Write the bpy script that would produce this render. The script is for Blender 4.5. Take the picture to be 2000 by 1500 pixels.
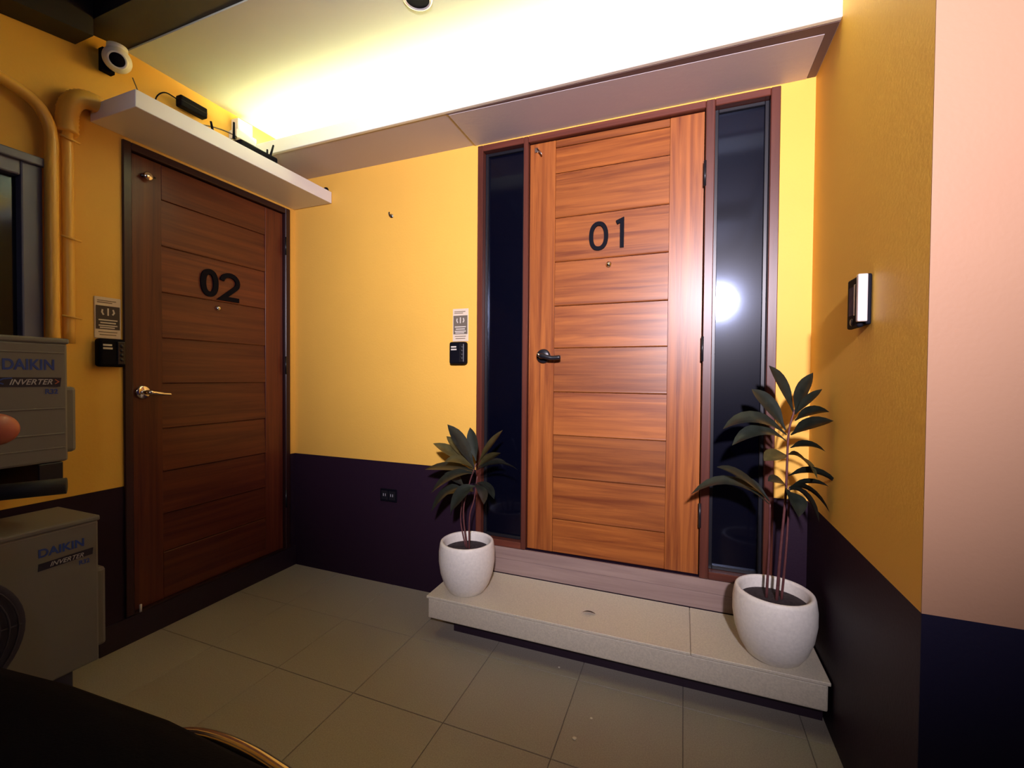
import bpy, bmesh, math, random
from mathutils import Vector, Matrix
random.seed(7)
for o in list(bpy.data.objects): bpy.data.objects.remove(o, do_unlink=True)
S = bpy.context.scene
COL = S.collection
PI = math.pi

# ------------------------------------------------------------------ camera
F, PITCH, YAW, ROLL = 859.2, -0.0176, 0.3707, 0.0078
CAM = Vector((2.3588, -2.16, 1.2407))
fw = Vector((-math.sin(YAW)*math.cos(PITCH), math.cos(YAW)*math.cos(PITCH), math.sin(PITCH)))
rt = Vector((math.cos(YAW), math.sin(YAW), 0)); up = rt.cross(fw)
cr, sr = math.cos(ROLL), math.sin(ROLL)
rt, up = cr*rt+sr*up, -sr*rt+cr*up
cd = bpy.data.cameras.new('camera'); cam = bpy.data.objects.new('camera', cd); COL.objects.link(cam)
cd.sensor_width = 36; cd.lens = F/2000*36; cd.clip_start = .02
m = Matrix((rt, up, -fw)).transposed().to_4x4(); m.translation = CAM
cam.matrix_world = m
S.camera = cam
def ray(px, py): return fw*F + rt*(px-1000) - up*(py-750)
def at(px, py, Y):                      # point of the place seen at a photo pixel, on the plane y = Y
    d = ray(px, py); return CAM + d*((Y-CAM.y)/d.y)
def atx(px, py, X):
    d = ray(px, py); return CAM + d*((X-CAM.x)/d.x)

# ------------------------------------------------------------------ light
w = bpy.data.worlds.new('night'); S.world = w; w.use_nodes = True
bg = w.node_tree.nodes['Background']
bg.inputs[0].default_value = (.26, .20, .90, 1); bg.inputs[1].default_value = .026
S.view_settings.view_transform = 'Standard'
try: S.view_settings.look = 'None'
except Exception: pass
S.view_settings.gamma = 1; S.view_settings.use_curve_mapping = False
S.view_settings.exposure = 0.2
LED_STRENGTH = 52.0
LAMP_WATTS = 600.0

# ------------------------------------------------------------------ materials
def mat(name, col, rough=.5, metal=0, spec=.5, noise=0, nscale=40, bump=0, bscale=200, emit=None, coat=0):
    m = bpy.data.materials.new(name); m.use_nodes = True
    nt = m.node_tree; b = nt.nodes['Principled BSDF']
    b.inputs['Base Color'].default_value = (*col, 1); b.inputs['Roughness'].default_value = rough
    b.inputs['Metallic'].default_value = metal; b.inputs['Specular IOR Level'].default_value = spec
    b.inputs['Coat Weight'].default_value = coat
    if noise or bump:
        tc = nt.nodes.new('ShaderNodeTexCoord')
    if noise:
        n = nt.nodes.new('ShaderNodeTexNoise'); n.inputs['Scale'].default_value = nscale; n.inputs['Detail'].default_value = 6
        nt.links.new(tc.outputs['Object'], n.inputs['Vector'])
        r = nt.nodes.new('ShaderNodeMapRange'); r.inputs['From Min'].default_value = .3; r.inputs['From Max'].default_value = .7
        r.inputs['To Min'].default_value = 1-noise; r.inputs['To Max'].default_value = 1+noise
        nt.links.new(n.outputs['Fac'], r.inputs['Value'])
        x = nt.nodes.new('ShaderNodeMix'); x.data_type = 'RGBA'; x.blend_type = 'MULTIPLY'; x.inputs['Factor'].default_value = 1
        x.inputs['A'].default_value = (*col, 1)
        nt.links.new(r.outputs['Result'], x.inputs['B']); nt.links.new(x.outputs['Result'], b.inputs['Base Color'])
    if bump:
        n2 = nt.nodes.new('ShaderNodeTexNoise'); n2.inputs['Scale'].default_value = bscale; n2.inputs['Detail'].default_value = 3
        nt.links.new(tc.outputs['Object'], n2.inputs['Vector'])
        bp = nt.nodes.new('ShaderNodeBump'); bp.inputs['Strength'].default_value = bump; bp.inputs['Distance'].default_value = .002
        nt.links.new(n2.outputs['Fac'], bp.inputs['Height']); nt.links.new(bp.outputs['Normal'], b.inputs['Normal'])
    if emit:
        b.inputs['Emission Color'].default_value = (*emit[0], 1); b.inputs['Emission Strength'].default_value = emit[1]
    return m

def paint_mat(name, upper, lower, h):
    """wall paint in two colours: a dark dado up to height h, plain colour above"""
    m = mat(name, upper, rough=.55, spec=.22, bump=.25, bscale=90)
    nt = m.node_tree; b = nt.nodes['Principled BSDF']
    g = nt.nodes.new('ShaderNodeNewGeometry'); s = nt.nodes.new('ShaderNodeSeparateXYZ')
    nt.links.new(g.outputs['Position'], s.inputs[0])
    c = nt.nodes.new('ShaderNodeMath'); c.operation = 'GREATER_THAN'; c.inputs[1].default_value = h
    nt.links.new(s.outputs['Z'], c.inputs[0])
    tc = nt.nodes.new('ShaderNodeTexCoord')
    n = nt.nodes.new('ShaderNodeTexNoise'); n.inputs['Scale'].default_value = 2.2; n.inputs['Detail'].default_value = 5
    nt.links.new(tc.outputs['Object'], n.inputs['Vector'])
    r = nt.nodes.new('ShaderNodeMapRange'); r.inputs['To Min'].default_value = .93; r.inputs['To Max'].default_value = 1.06
    nt.links.new(n.outputs['Fac'], r.inputs['Value'])
    x = nt.nodes.new('ShaderNodeMix'); x.data_type = 'RGBA'
    x.inputs['A'].default_value = (*lower, 1); x.inputs['B'].default_value = (*upper, 1)
    nt.links.new(c.outputs[0], x.inputs['Factor'])
    y = nt.nodes.new('ShaderNodeMix'); y.data_type = 'RGBA'; y.blend_type = 'MULTIPLY'; y.inputs['Factor'].default_value = 1
    nt.links.new(x.outputs['Result'], y.inputs['A']); nt.links.new(r.outputs['Result'], y.inputs['B'])
    nt.links.new(y.outputs['Result'], b.inputs['Base Color'])
    return m

def wood_mat(name, dark, light, along, rough=.36):
    m = mat(name, dark, rough=rough, spec=.5)
    nt = m.node_tree; b = nt.nodes['Principled BSDF']
    tc = nt.nodes.new('ShaderNodeTexCoord'); mp = nt.nodes.new('ShaderNodeMapping')
    mp.inputs['Scale'].default_value = (1.8, 44, 40) if along == 'x' else (44, 40, 1.6)
    nt.links.new(tc.outputs['Object'], mp.inputs['Vector'])
    oi = nt.nodes.new('ShaderNodeObjectInfo')
    ad = nt.nodes.new('ShaderNodeVectorMath'); ad.operation = 'ADD'
    ml = nt.nodes.new('ShaderNodeMath'); ml.operation = 'MULTIPLY'; ml.inputs[1].default_value = 37
    nt.links.new(oi.outputs['Random'], ml.inputs[0]); nt.links.new(ml.outputs[0], ad.inputs[1])
    nt.links.new(mp.outputs[0], ad.inputs[0])
    n = nt.nodes.new('ShaderNodeTexNoise'); n.inputs['Scale'].default_value = .75; n.inputs['Detail'].default_value = 8
    n.inputs['Roughness'].default_value = .62; n.inputs['Distortion'].default_value = .6
    nt.links.new(ad.outputs[0], n.inputs['Vector'])
    cr_ = nt.nodes.new('ShaderNodeValToRGB'); e = cr_.color_ramp.elements
    e[0].position = .32; e[0].color = (*dark, 1); e[1].position = .68; e[1].color = (*light, 1)
    nt.links.new(n.outputs['Fac'], cr_.inputs[0])
    r = nt.nodes.new('ShaderNodeMapRange'); r.inputs['To Min'].default_value = .82; r.inputs['To Max'].default_value = 1.14
    nt.links.new(oi.outputs['Random'], r.inputs['Value'])
    y = nt.nodes.new('ShaderNodeMix'); y.data_type = 'RGBA'; y.blend_type = 'MULTIPLY'; y.inputs['Factor'].default_value = 1
    nt.links.new(cr_.outputs[0], y.inputs['A']); nt.links.new(r.outputs['Result'], y.inputs['B'])
    nt.links.new(y.outputs['Result'], b.inputs['Base Color'])
    bp = nt.nodes.new('ShaderNodeBump'); bp.inputs['Strength'].default_value = .12; bp.inputs['Distance'].default_value = .002
    nt.links.new(n.outputs['Fac'], bp.inputs['Height']); nt.links.new(bp.outputs['Normal'], b.inputs['Normal'])
    return m

DADO = .728
YEL = (.86, .49, .088); DARKP = (.019, .0075, .019)
M = {}
M['paint'] = paint_mat('yellow_paint_dark_dado', YEL, DARKP, DADO)
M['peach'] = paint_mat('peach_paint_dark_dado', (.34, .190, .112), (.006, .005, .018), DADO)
M['paint_plain'] = mat('yellow_paint', YEL, rough=.35, bump=.2, bscale=120)
M['white'] = mat('white_plaster', (.78, .74, .70), rough=.6, bump=.15, bscale=60)
M['ceiling'] = mat('pale_green_white_ceiling', (.60, .63, .50), rough=.6, bump=.15, bscale=60)
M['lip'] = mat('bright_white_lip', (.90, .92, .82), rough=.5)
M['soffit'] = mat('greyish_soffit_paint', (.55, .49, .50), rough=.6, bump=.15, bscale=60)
M['shelf'] = mat('white_shelf_laminate', (.78, .77, .76), rough=.4)
M['plinth'] = mat('dark_plinth', DARKP, rough=.5, noise=.1)
M['tile'] = mat('grey_beige_floor_tile', (.36, .325, .265), rough=.45, noise=.14, nscale=220, bump=.2, bscale=400)
M['grout'] = mat('tile_grout', (.19, .17, .145), rough=.9)
M['step'] = mat('beige_step_stone', (.66, .60, .47), rough=.5, noise=.10, nscale=160, bump=.2, bscale=300)
M['riser'] = wood_mat('riser_grained_tile', (.25, .17, .15), (.36, .26, .22), 'x', rough=.5)
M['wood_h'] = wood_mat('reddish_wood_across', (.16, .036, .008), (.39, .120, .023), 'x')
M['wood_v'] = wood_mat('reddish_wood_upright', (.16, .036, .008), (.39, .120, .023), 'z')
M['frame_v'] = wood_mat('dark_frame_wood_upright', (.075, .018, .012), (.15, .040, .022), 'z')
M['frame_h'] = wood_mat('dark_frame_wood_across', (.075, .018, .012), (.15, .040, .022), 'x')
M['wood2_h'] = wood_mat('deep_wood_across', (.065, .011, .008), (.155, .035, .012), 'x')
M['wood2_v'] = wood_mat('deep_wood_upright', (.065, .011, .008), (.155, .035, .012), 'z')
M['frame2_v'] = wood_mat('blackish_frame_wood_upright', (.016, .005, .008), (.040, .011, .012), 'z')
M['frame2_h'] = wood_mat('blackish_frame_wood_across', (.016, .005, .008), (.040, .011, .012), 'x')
M['glass'] = mat('dark_tinted_glass', (.001, .0013, .006), rough=.10, spec=.5, bump=.05, bscale=9, coat=.18)
M['glass'].node_tree.nodes['Principled BSDF'].inputs['Coat Roughness'].default_value = .32
M['glass'].node_tree.nodes['Principled BSDF'].inputs['Specular Tint'].default_value = (.55, .68, 1, 1)
M['blackmetal'] = mat('black_metal', (.010, .010, .014), rough=.35)
M['black'] = mat('black_plastic', (.003, .003, .007), rough=.65, spec=.1)
M['steel'] = mat('black_painted_steel', (.010, .009, .014), rough=.6)
M['chrome'] = mat('polished_metal', (.85, .80, .70), rough=.15, metal=1)
M['grey'] = mat('aluminium_frame', (.16, .17, .25), rough=.45, metal=.2)
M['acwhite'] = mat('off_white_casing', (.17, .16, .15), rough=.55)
M['acdark'] = mat('dark_grille', (.03, .03, .06), rough=.6)
M['acblue'] = mat('blue_lettering', (.02, .06, .32), rough=.5)
M['band'] = mat('navy_band', (.008, .008, .03), rough=.5)
M['lettergrey'] = mat('pale_lettering', (.45, .45, .5), rough=.5)
M['pot'] = mat('matte_white_ceramic', (.80, .76, .68), rough=.55, noise=.06, nscale=90, bump=.15, bscale=150)
M['soil'] = mat('dark_soil', (.03, .02, .022), rough=.95, noise=.4, nscale=90, bump=.8, bscale=90)
M['leaf'] = mat('dark_green_leaf', (.013, .017, .012), rough=.42, noise=.3, nscale=30)
M['leaf2'] = mat('olive_leaf', (.055, .045, .014), rough=.42, noise=.3, nscale=30)
M['stem'] = mat('reddish_stem', (.11, .035, .035), rough=.5, noise=.2, nscale=60)
M['camwhite'] = mat('white_camera_shell', (.80, .80, .78), rough=.35)
M['clear'] = mat('frosted_acrylic', (.72, .60, .46), rough=.2)
M['signgrey'] = mat('sign_grey_square', (.16, .13, .10), rough=.4)
M['signdark'] = mat('sign_dark_square', (.035, .028, .030), rough=.4)
M['print'] = mat('pale_print', (.62, .56, .48), rough=.6)
M['darkprint'] = mat('dark_print', (.16, .11, .06), rough=.6)
M['whiteplastic'] = mat('white_plastic', (.80, .78, .74), rough=.35)
M['silver'] = mat('brushed_silver', (.86, .85, .88), rough=.28, metal=.6)
M['screen'] = mat('brown_glass_screen', (.10, .045, .04), rough=.1)
M['rubber'] = mat('black_rubber', (.012, .012, .014), rough=.7)
M['seat'] = mat('black_seat_vinyl', (.001, .001, .004), rough=.7, spec=.05, bump=.2, bscale=300)
M['bluebody'] = mat('dark_blue_body', (.012, .014, .075), rough=.3)
M['orange'] = mat('plain_orange', (.45, .12, .07), rough=.4)  # even orange for the mirror shells and one arrow mark
M['sheet'] = mat('brown_roof_sheet', (.20, .14, .11), rough=.7)
M['led'] = mat('led_strip', (1, 1, 1), emit=((.96, 1.0, .58), LED_STRENGTH))
M['gap'] = mat('painted_gap_shade', (.14, .085, .075), rough=.7)  # shade of the soffit gap put into a brown colour
M['bulb'] = mat('lit_bulb', (1, 1, 1), emit=((1, .93, 1.0), 60))
M['speck'] = mat('white_speck', (.72, .68, .55), rough=.7)
M['dryleaf'] = mat('dry_leaf', (.06, .035, .02), rough=.7)

# ------------------------------------------------------------------ helpers
def link(name, me, material=None, parent=None, smooth=False):
    o = bpy.data.objects.new(name, me); COL.objects.link(o)
    if material is not None and not me.materials: me.materials.append(material)
    if parent is not None: o.parent = parent
    if smooth:
        for p in me.polygons: p.use_smooth = True
    return o
def tag(o, label, cat, group=None, kind=None):
    o['label'] = label; o['category'] = cat
    if group: o['group'] = group
    if kind: o['kind'] = kind
    return o
def thing(name, label, cat, loc=(0, 0, 0), rz=0, group=None, kind=None):
    o = bpy.data.objects.new(name, None); COL.objects.link(o); o.empty_display_size = .05
    o.location = loc; o.rotation_euler = (0, 0, rz)
    return tag(o, label, cat, group, kind)
def fin(bm, name):
    bmesh.ops.recalc_face_normals(bm, faces=bm.faces[:])
    me = bpy.data.meshes.new(name); bm.to_mesh(me); bm.free(); return me
def bm_box(bm, lo, hi, bev=0, seg=2):
    lo = Vector(lo); hi = Vector(hi)
    r = bmesh.ops.create_cube(bm, size=1)
    vs = r['verts']
    for v in vs:
        v.co = Vector(((lo[i]+hi[i])/2 + v.co[i]*(hi[i]-lo[i]) for i in range(3)))
    if bev:
        es = list({e for v in vs for e in v.link_edges})
        bmesh.ops.bevel(bm, geom=es, offset=bev, segments=seg, affect='EDGES', profile=.5)
def box(name, lo, hi, material, parent=None, bev=0, seg=2):
    bm = bmesh.new(); bm_box(bm, lo, hi, bev, seg); return link(name, fin(bm, name), material, parent)
def prism(name, pts, ext, material, parent=None, axis='x', bev=0):
    """polygon pts in the plane across axis, extruded over ext=(a,b)"""
    bm = bmesh.new()
    def mk(u, v, a): return {'x': (a, u, v), 'y': (u, a, v), 'z': (u, v, a)}[axis]
    A = [bm.verts.new(mk(u, v, ext[0])) for u, v in pts]; B = [bm.verts.new(mk(u, v, ext[1])) for u, v in pts]
    bm.faces.new(A); bm.faces.new(B[::-1])
    n = len(pts)
    for i in range(n): bm.faces.new((A[i], A[(i+1) % n], B[(i+1) % n], B[i]))
    if bev: bmesh.ops.bevel(bm, geom=bm.edges[:], offset=bev, segments=1, affect='EDGES')
    return link(name, fin(bm, name), material, parent)
def bm_tube(bm, pts, rad, n=10, cap=True):
    pts = [Vector(p) for p in pts]
    rads = rad if isinstance(rad, (list, tuple)) else [rad]*len(pts)
    rings = []; prev = None
    for i, p in enumerate(pts):
        t = (pts[min(i+1, len(pts)-1)] - pts[max(i-1, 0)]).normalized()
        if prev is None:
            a = Vector((0, 0, 1)) if abs(t.z) < .9 else Vector((1, 0, 0))
            u = t.cross(a).normalized()
        else:
            u = (prev - t*prev.dot(t)).normalized()
        prev = u; v = t.cross(u)
        rings.append([bm.verts.new(p + (u*math.cos(2*PI*k/n) + v*math.sin(2*PI*k/n))*rads[i]) for k in range(n)])
    for a, b in zip(rings, rings[1:]):
        for k in range(n): bm.faces.new((a[k], a[(k+1) % n], b[(k+1) % n], b[k]))
    if cap: bm.faces.new(rings[0][::-1]); bm.faces.new(rings[-1])
def tube(name, pts, rad, material, parent=None, n=10):
    bm = bmesh.new(); bm_tube(bm, pts, rad, n); return link(name, fin(bm, name), material, parent, True)
def spline(pts, k=8):
    """Catmull-Rom through the points"""
    P = [Vector(p) for p in pts]; P = [P[0]*2-P[1]] + P + [P[-1]*2-P[-2]]; out = []
    for i in range(1, len(P)-2):
        a, b, c, d = P[i-1:i+3]
        for j in range(k):
            t = j/k
            out.append(.5*((2*b)+(c-a)*t+(2*a-5*b+4*c-d)*t*t+(3*b-a-3*c+d)*t**3))
    out.append(P[-2]); return out
def lathe(name, prof, material, parent=None, n=40, axis='z', loc=(0, 0, 0)):
    bm = bmesh.new(); rings = []
    def mk(r, h, a):
        c, s = r*math.cos(a), r*math.sin(a)
        q = {'z': (c, s, h), 'x': (h, c, s), 'y': (c, h, s)}[axis]
        return Vector(q) + Vector(loc)
    for r, h in prof:
        if r < 1e-5: rings.append([bm.verts.new(mk(0, h, 0))])
        else: rings.append([bm.verts.new(mk(r, h, 2*PI*k/n)) for k in range(n)])
    for a, b in zip(rings, rings[1:]):
        for k in range(n):
            q = [a[k % len(a)], a[(k+1) % len(a)], b[(k+1) % len(b)], b[k % len(b)]]
            q = list(dict.fromkeys(q))
            if len(q) > 2:
                try: bm.faces.new(q)
                except ValueError: pass
    return link(name, fin(bm, name), material, parent, True)
def stroke(name, paths, wd, dp, material, parent=None, origin=(0, 0, 0)):
    """flat lettering strokes in the local x-z plane, dp thick towards -y; one mesh"""
    bm = bmesh.new()
    for path, closed in paths:
        n = len(path); L = []; Rr = []
        for i, (x, z) in enumerate(path):
            a = path[(i-1) % n] if closed or i > 0 else path[i]
            b = path[(i+1) % n] if closed or i < n-1 else path[i]
            p = Vector((x, z)); d1 = (p-Vector(a)); d2 = (Vector(b)-p)
            if d1.length < 1e-9: d1 = d2
            if d2.length < 1e-9: d2 = d1
            t = (d1.normalized()+d2.normalized())
            t = t.normalized() if t.length > 1e-6 else d1.normalized()
            nn = Vector((-t.y, t.x)); c = max(.35, nn.dot(Vector((-d1.normalized().y, d1.normalized().x))))
            L.append(p+nn*wd/2/c); Rr.append(p-nn*wd/2/c)
        ox, oy, oz = origin
        V = [[bm.verts.new((q.x+ox, oy+yy, q.y+oz)) for q in side] for side in (L, Rr) for yy in (0, -dp)]
        l0, l1, r0, r1 = V
        for i in range(n if closed else n-1):
            j = (i+1) % n
            bm.faces.new((l1[i], l1[j], r1[j], r1[i])); bm.faces.new((l0[i], r0[i], r0[j], l0[j]))
            bm.faces.new((l0[i], l0[j], l1[j], l1[i])); bm.faces.new((r0[i], r1[i], r1[j], r0[j]))
        if not closed:
            for i in (0, n-1): bm.faces.new((l0[i], l1[i], r1[i], r0[i]))
    return link(name, fin(bm, name), material, parent)
def text_mesh(name, body, size, material, parent, loc, rot, depth=.001, bold=0, shear=0, sx=1):
    c = bpy.data.curves.new(name, 'FONT'); c.body = body; c.size = size; c.extrude = depth; c.offset = bold; c.shear = shear
    t = bpy.data.objects.new(name+'_tmp', c); COL.objects.link(t)
    bpy.context.view_layer.update()
    me = bpy.data.meshes.new_from_object(t.evaluated_get(bpy.context.evaluated_depsgraph_get()))
    bpy.data.objects.remove(t, do_unlink=True); me.name = name
    me.transform(Matrix.Translation(loc) @ rot.to_matrix().to_4x4() @ Matrix.Diagonal((sx, 1, 1, 1)))
    me.materials.clear()
    return link(name, me, material, parent)
from mathutils import Euler
LEFTWALL_ROT = Euler((PI/2, 0, PI/2))      # text readable on a face that looks towards +x

# ------------------------------------------------------------------ setting
WX, PY = 2.853, -.94          # right wall plane, front face of the pillar wall
CEIL, SOF = 2.69, 2.487
XR = 4.3; YB = -4.2
fl = box('floor', (-.15, YB, -.06), (XR, .2, -.004), M['grout'])
tag(fl, 'grey beige tiled floor of the entrance', 'floor', kind='structure')
TS = .4; G = .0013; tile_cache = {}
xs = [0] + [.375+TS*i for i in range(10)] + [XR]; ys = [0-TS*i for i in range(11)]
for i in range(len(xs)-1):
    for j in range(len(ys)-1):
        x0, x1, y1, y0 = xs[i], xs[i+1], ys[j], ys[j+1]
        if x0 >= WX-.01 and y1 > PY+.02:
            if y0 > PY-.01: continue
        wd = round(x1-x0, 4)
        if wd not in tile_cache:
            bm = bmesh.new(); bm_box(bm, (-wd/2+G, -TS/2+G, -.006), (wd/2-G, TS/2-G, 0), .0012, 1)
            tile_cache[wd] = fin(bm, 'tile')
        t = link('tile', tile_cache[wd], M['tile'], fl)
        t.location = ((x0+x1)/2, (y0+y1)/2, random.uniform(-.0006, .0002))

def wallbox(name, lo, hi, label, material='paint'):
    return tag(box(name, lo, hi, M[material]), label, 'wall', kind='structure')
# back wall: pieces around the doorway, one mesh
D1 = dict(x0=1.316, x1=2.727, z0=.335, z1=2.472)
bm = bmesh.new()
bm_box(bm, (-.15, 0, -.06), (D1['x0'], .15, CEIL)); bm_box(bm, (D1['x1'], 0, -.06), (WX+.15, .15, CEIL))
bm_box(bm, (D1['x0'], 0, D1['z1']), (D1['x1'], .15, CEIL)); bm_box(bm, (D1['x0'], 0, -.06), (D1['x1'], .15, D1['z0']))
bm_box(bm, (D1['x0'], .11, D1['z0']), (D1['x1'], .15, D1['z1']))
tag(link('wall_back', fin(bm, 'wall_back'), M['paint']), 'yellow back wall with dark dado around the wooden door 01', 'wall', kind='structure')
bm = bmesh.new()
D2 = dict(y0=-.944, y1=-.045, z0=.125, z1=2.290)
WIN = dict(y0=-2.3, y1=-1.212, z0=1.20, z1=2.06)
bm_box(bm, (-.15, D2['y1'], -.06), (0, 0, CEIL)); bm_box(bm, (-.15, WIN['y1'], -.06), (0, D2['y0'], CEIL))
bm_box(bm, (-.15, D2['y0'], D2['z1']), (0, D2['y1'], CEIL)); bm_box(bm, (-.15, D2['y0'], -.06), (0, D2['y1'], D2['z0']))
bm_box(bm, (-.15, D2['y0'], D2['z0']), (-.11, D2['y1'], D2['z1']))
bm_box(bm, (-.15, YB, -.06), (0, WIN['y1'], WIN['z0'])); bm_box(bm, (-.15, YB, WIN['z1']), (0, WIN['y1'], CEIL))
bm_box(bm, (-.15, YB, WIN['z0']), (0, WIN['y0'], WIN['z1'])); bm_box(bm, (-.15, WIN['y0'], WIN['z0']), (-.12, WIN['y1'], WIN['z1']))
tag(link('wall_left', fin(bm, 'wall_left'), M['paint']), 'yellow left wall with dark dado around door 02', 'wall', kind='structure')
wallbox('wall_right', (WX, PY, -.06), (WX+.15, .15, 3.3), 'olive shaded yellow side wall with dark dado right of door 01')
bm = bmesh.new(); bm_box(bm, (WX, PY-.003, -.06), (WX+.15, PY-.0005, 3.3)); bm_box(bm, (WX+.15, PY-.003, -.06), (XR, PY+.14, 3.3))
tag(link('wall_pillar', fin(bm, 'wall_pillar'), M['peach']), 'peach lit wall face at the far right beyond the corner edge', 'wall', kind='structure')
# ceiling and cove
cl = box('ceiling', (-.15, -.921, CEIL), (WX+.15, .15, CEIL+.08), M['ceiling'])
tag(cl, 'white ceiling washed by the hidden cove light', 'ceiling', kind='structure')
LIP = -.325
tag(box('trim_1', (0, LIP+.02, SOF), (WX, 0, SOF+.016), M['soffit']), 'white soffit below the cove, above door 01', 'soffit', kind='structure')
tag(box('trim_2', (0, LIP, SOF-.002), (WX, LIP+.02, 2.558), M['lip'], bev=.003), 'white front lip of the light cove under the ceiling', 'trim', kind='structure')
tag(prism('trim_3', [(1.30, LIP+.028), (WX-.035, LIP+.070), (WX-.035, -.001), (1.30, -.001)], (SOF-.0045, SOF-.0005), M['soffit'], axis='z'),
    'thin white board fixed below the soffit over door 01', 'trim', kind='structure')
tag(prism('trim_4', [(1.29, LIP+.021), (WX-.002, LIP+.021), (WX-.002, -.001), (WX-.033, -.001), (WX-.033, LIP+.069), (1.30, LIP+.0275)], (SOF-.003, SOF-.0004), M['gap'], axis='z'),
    'dark strip painted as the shaded gap along the front of the soffit board', 'trim', kind='structure')  # flat strip, its dark colour stands for shade in the gap
led = box('led_strip', (.02, -.215, SOF+.0165), (WX-.02, -.200, SOF+.050), M['led'])
tag(led, 'glowing light strip lying hidden in the ceiling cove', 'light strip')

# ------------------------------------------------------------------ door builder (local: x width, z up, front -y)
def door_leaf(root, x0, x1, z0, z1, sl, sr_, joints, wh, wv, yf=.012, name='leaf'):
    """ledged leaf: stiles, top rail, overlapping horizontal boards"""
    leaf = box(name, (x0, yf+.012, z0), (x1, yf+.040, z1), wv, root)
    bz = joints[-1]; tz = joints[0]
    box('stile', (x0, yf, z0), (x0+sl, yf+.012, z1), wv, leaf, .0008, 1)
    box('stile', (x1-sr_, yf, z0), (x1, yf+.012, z1), wv, leaf, .0008, 1)
    box('rail', (x0+sl+.001, yf, tz), (x1-sr_-.001, yf+.012, z1), wh, leaf, .002, 1)
    box('rail', (x0+sl+.001, yf, z0), (x1-sr_-.001, yf+.012, bz), wh, leaf, .002, 1)
    for a, b in zip(joints, joints[1:]):
        p = [(yf+.012, a-.001), (yf+.0085, a-.001), (yf+.001, b+.012), (yf+.0005, b+.007), (yf+.003, b+.003), (yf+.012, b+.003)]
        prism('board', p, (x0+sl+.001, x1-sr_-.001), wh, leaf)
    return leaf
def ell(w_, h_, n=36, pw=2.3):
    out = []
    for k in range(n):
        a = 2*PI*k/n; c, s = math.cos(a), math.sin(a)
        out.append((w_/2*math.copysign(abs(c)**(2/pw), c), h_/2*math.copysign(abs(s)**(2/pw), s)))
    return out
def digit0(parent, x, z, w_, h_, st, y, thick=.010):
    return stroke('digit', [([(a, b) for a, b in ell(w_-st, h_-st)], True)], st, thick, M['black'], parent, (x, y, z))

# ---- door 01
d1 = thing('door_1', 'lit reddish wooden door numbered 01 between two dark glass sidelights', 'door', kind='structure')
Z0, Z1 = D1['z0'], D1['z1']
LX0, LX1 = 1.607, 2.434
MULL = [(D1['x0'], 1.347), (1.578, 1.603), (2.438, 2.476), (2.690, D1['x1'])]
for i, (a, b) in enumerate(MULL):
    box('jamb' if i in (0, 3) else 'mullion', (a, -.012, Z0), (b, .10, Z1), M['frame_v'], d1, .003, 1)
for i in range(3):
    a, b = MULL[i][1], MULL[i+1][0]
    box('head', (a, -.012, Z1-.032), (b, .10, Z1), M['frame_h'], d1, .003, 1)
    if i != 1:
        box('sill', (a, -.012, Z0), (b, .10, Z0+.035), M['frame_h'], d1, .003, 1)
        g = box('glass_pane', (a+.012, .040, Z0+.047), (b-.012, .048, Z1-.044), M['glass'], d1)
        bm = bmesh.new()
        for lo, hi in (((a, .025, Z0+.035), (a+.016, .06, Z1-.032)), ((b-.016, .025, Z0+.035), (b, .06, Z1-.032)),
                       ((a+.016, .025, Z0+.035), (b-.016, .06, Z0+.051)), ((a+.016, .025, Z1-.048), (b-.016, .06, Z1-.032))):
            bm_box(bm, lo, hi, .002, 1)
        link('pane_bead', fin(bm, 'pane_bead'), M['blackmetal'], d1)
J1 = [2.400, 2.268, 2.042, 1.820, 1.597, 1.383, 1.160, .940, .723, .509]
leaf1 = door_leaf(d1, LX0, LX1, Z0+.006, Z1-.036, .135, .145, J1, M['wood_h'], M['wood_v'])
YN = .014
digit0(leaf1, 1.964, 1.930, .092, .140, .019, YN+.004, .012)
stroke('digit', [([(.000, .052), (.026, .062), (.026, -.070)], False)], .018, .012, M['black'], leaf1, (2.050, YN+.004, 1.934))
lathe('peephole', [(0, -.010), (.007, -.010), (.009, -.006), (.013, -.004), (.014, 0), (.012, .003)], M['chrome'], leaf1, 20, 'y', (2.014, YN, 1.789))
# lever handle: round rose, key cylinder, lever pointing to the boards
h1 = lathe('door_handle', [(0, -.016), (.030, -.015), (.036, -.010), (.037, -.002), (.037, .002)], M['blackmetal'], leaf1, 28, 'y', (1.688, YN-.002, 1.345))
tube('lever', spline([(1.688, YN-.012, 1.345), (1.688, YN-.045, 1.345), (1.705, YN-.055, 1.343), (1.745, YN-.054, 1.334), (1.790, YN-.050, 1.337)], 6),
     [.015]*6+[.013]*6+[.012]*6+[.011]*6+[.009], M['blackmetal'], h1, 12)
lathe('key_cylinder', [(0, -.060), (.007, -.060), (.008, -.056), (.008, -.05)], M['chrome'], h1, 14, 'y', (1.676, YN, 1.350))
# swing-bar latch at the top corner
k1 = box('swing_latch', (1.632, YN-.010, 2.388), (1.652, YN+.002, 2.414), M['chrome'], leaf1, .003)
tube('latch_arm', [(1.648, YN-.014, 2.404), (1.668, YN-.024, 2.378), (1.676, YN-.026, 2.366)], [.004, .005, .004], M['chrome'], k1, 8)
for z in (2.15, 1.37, .62):
    tube('hinge', [(2.437, -.014, z-.055), (2.437, -.014, z+.055)], .006, M['blackmetal'], d1, 10)

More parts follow.
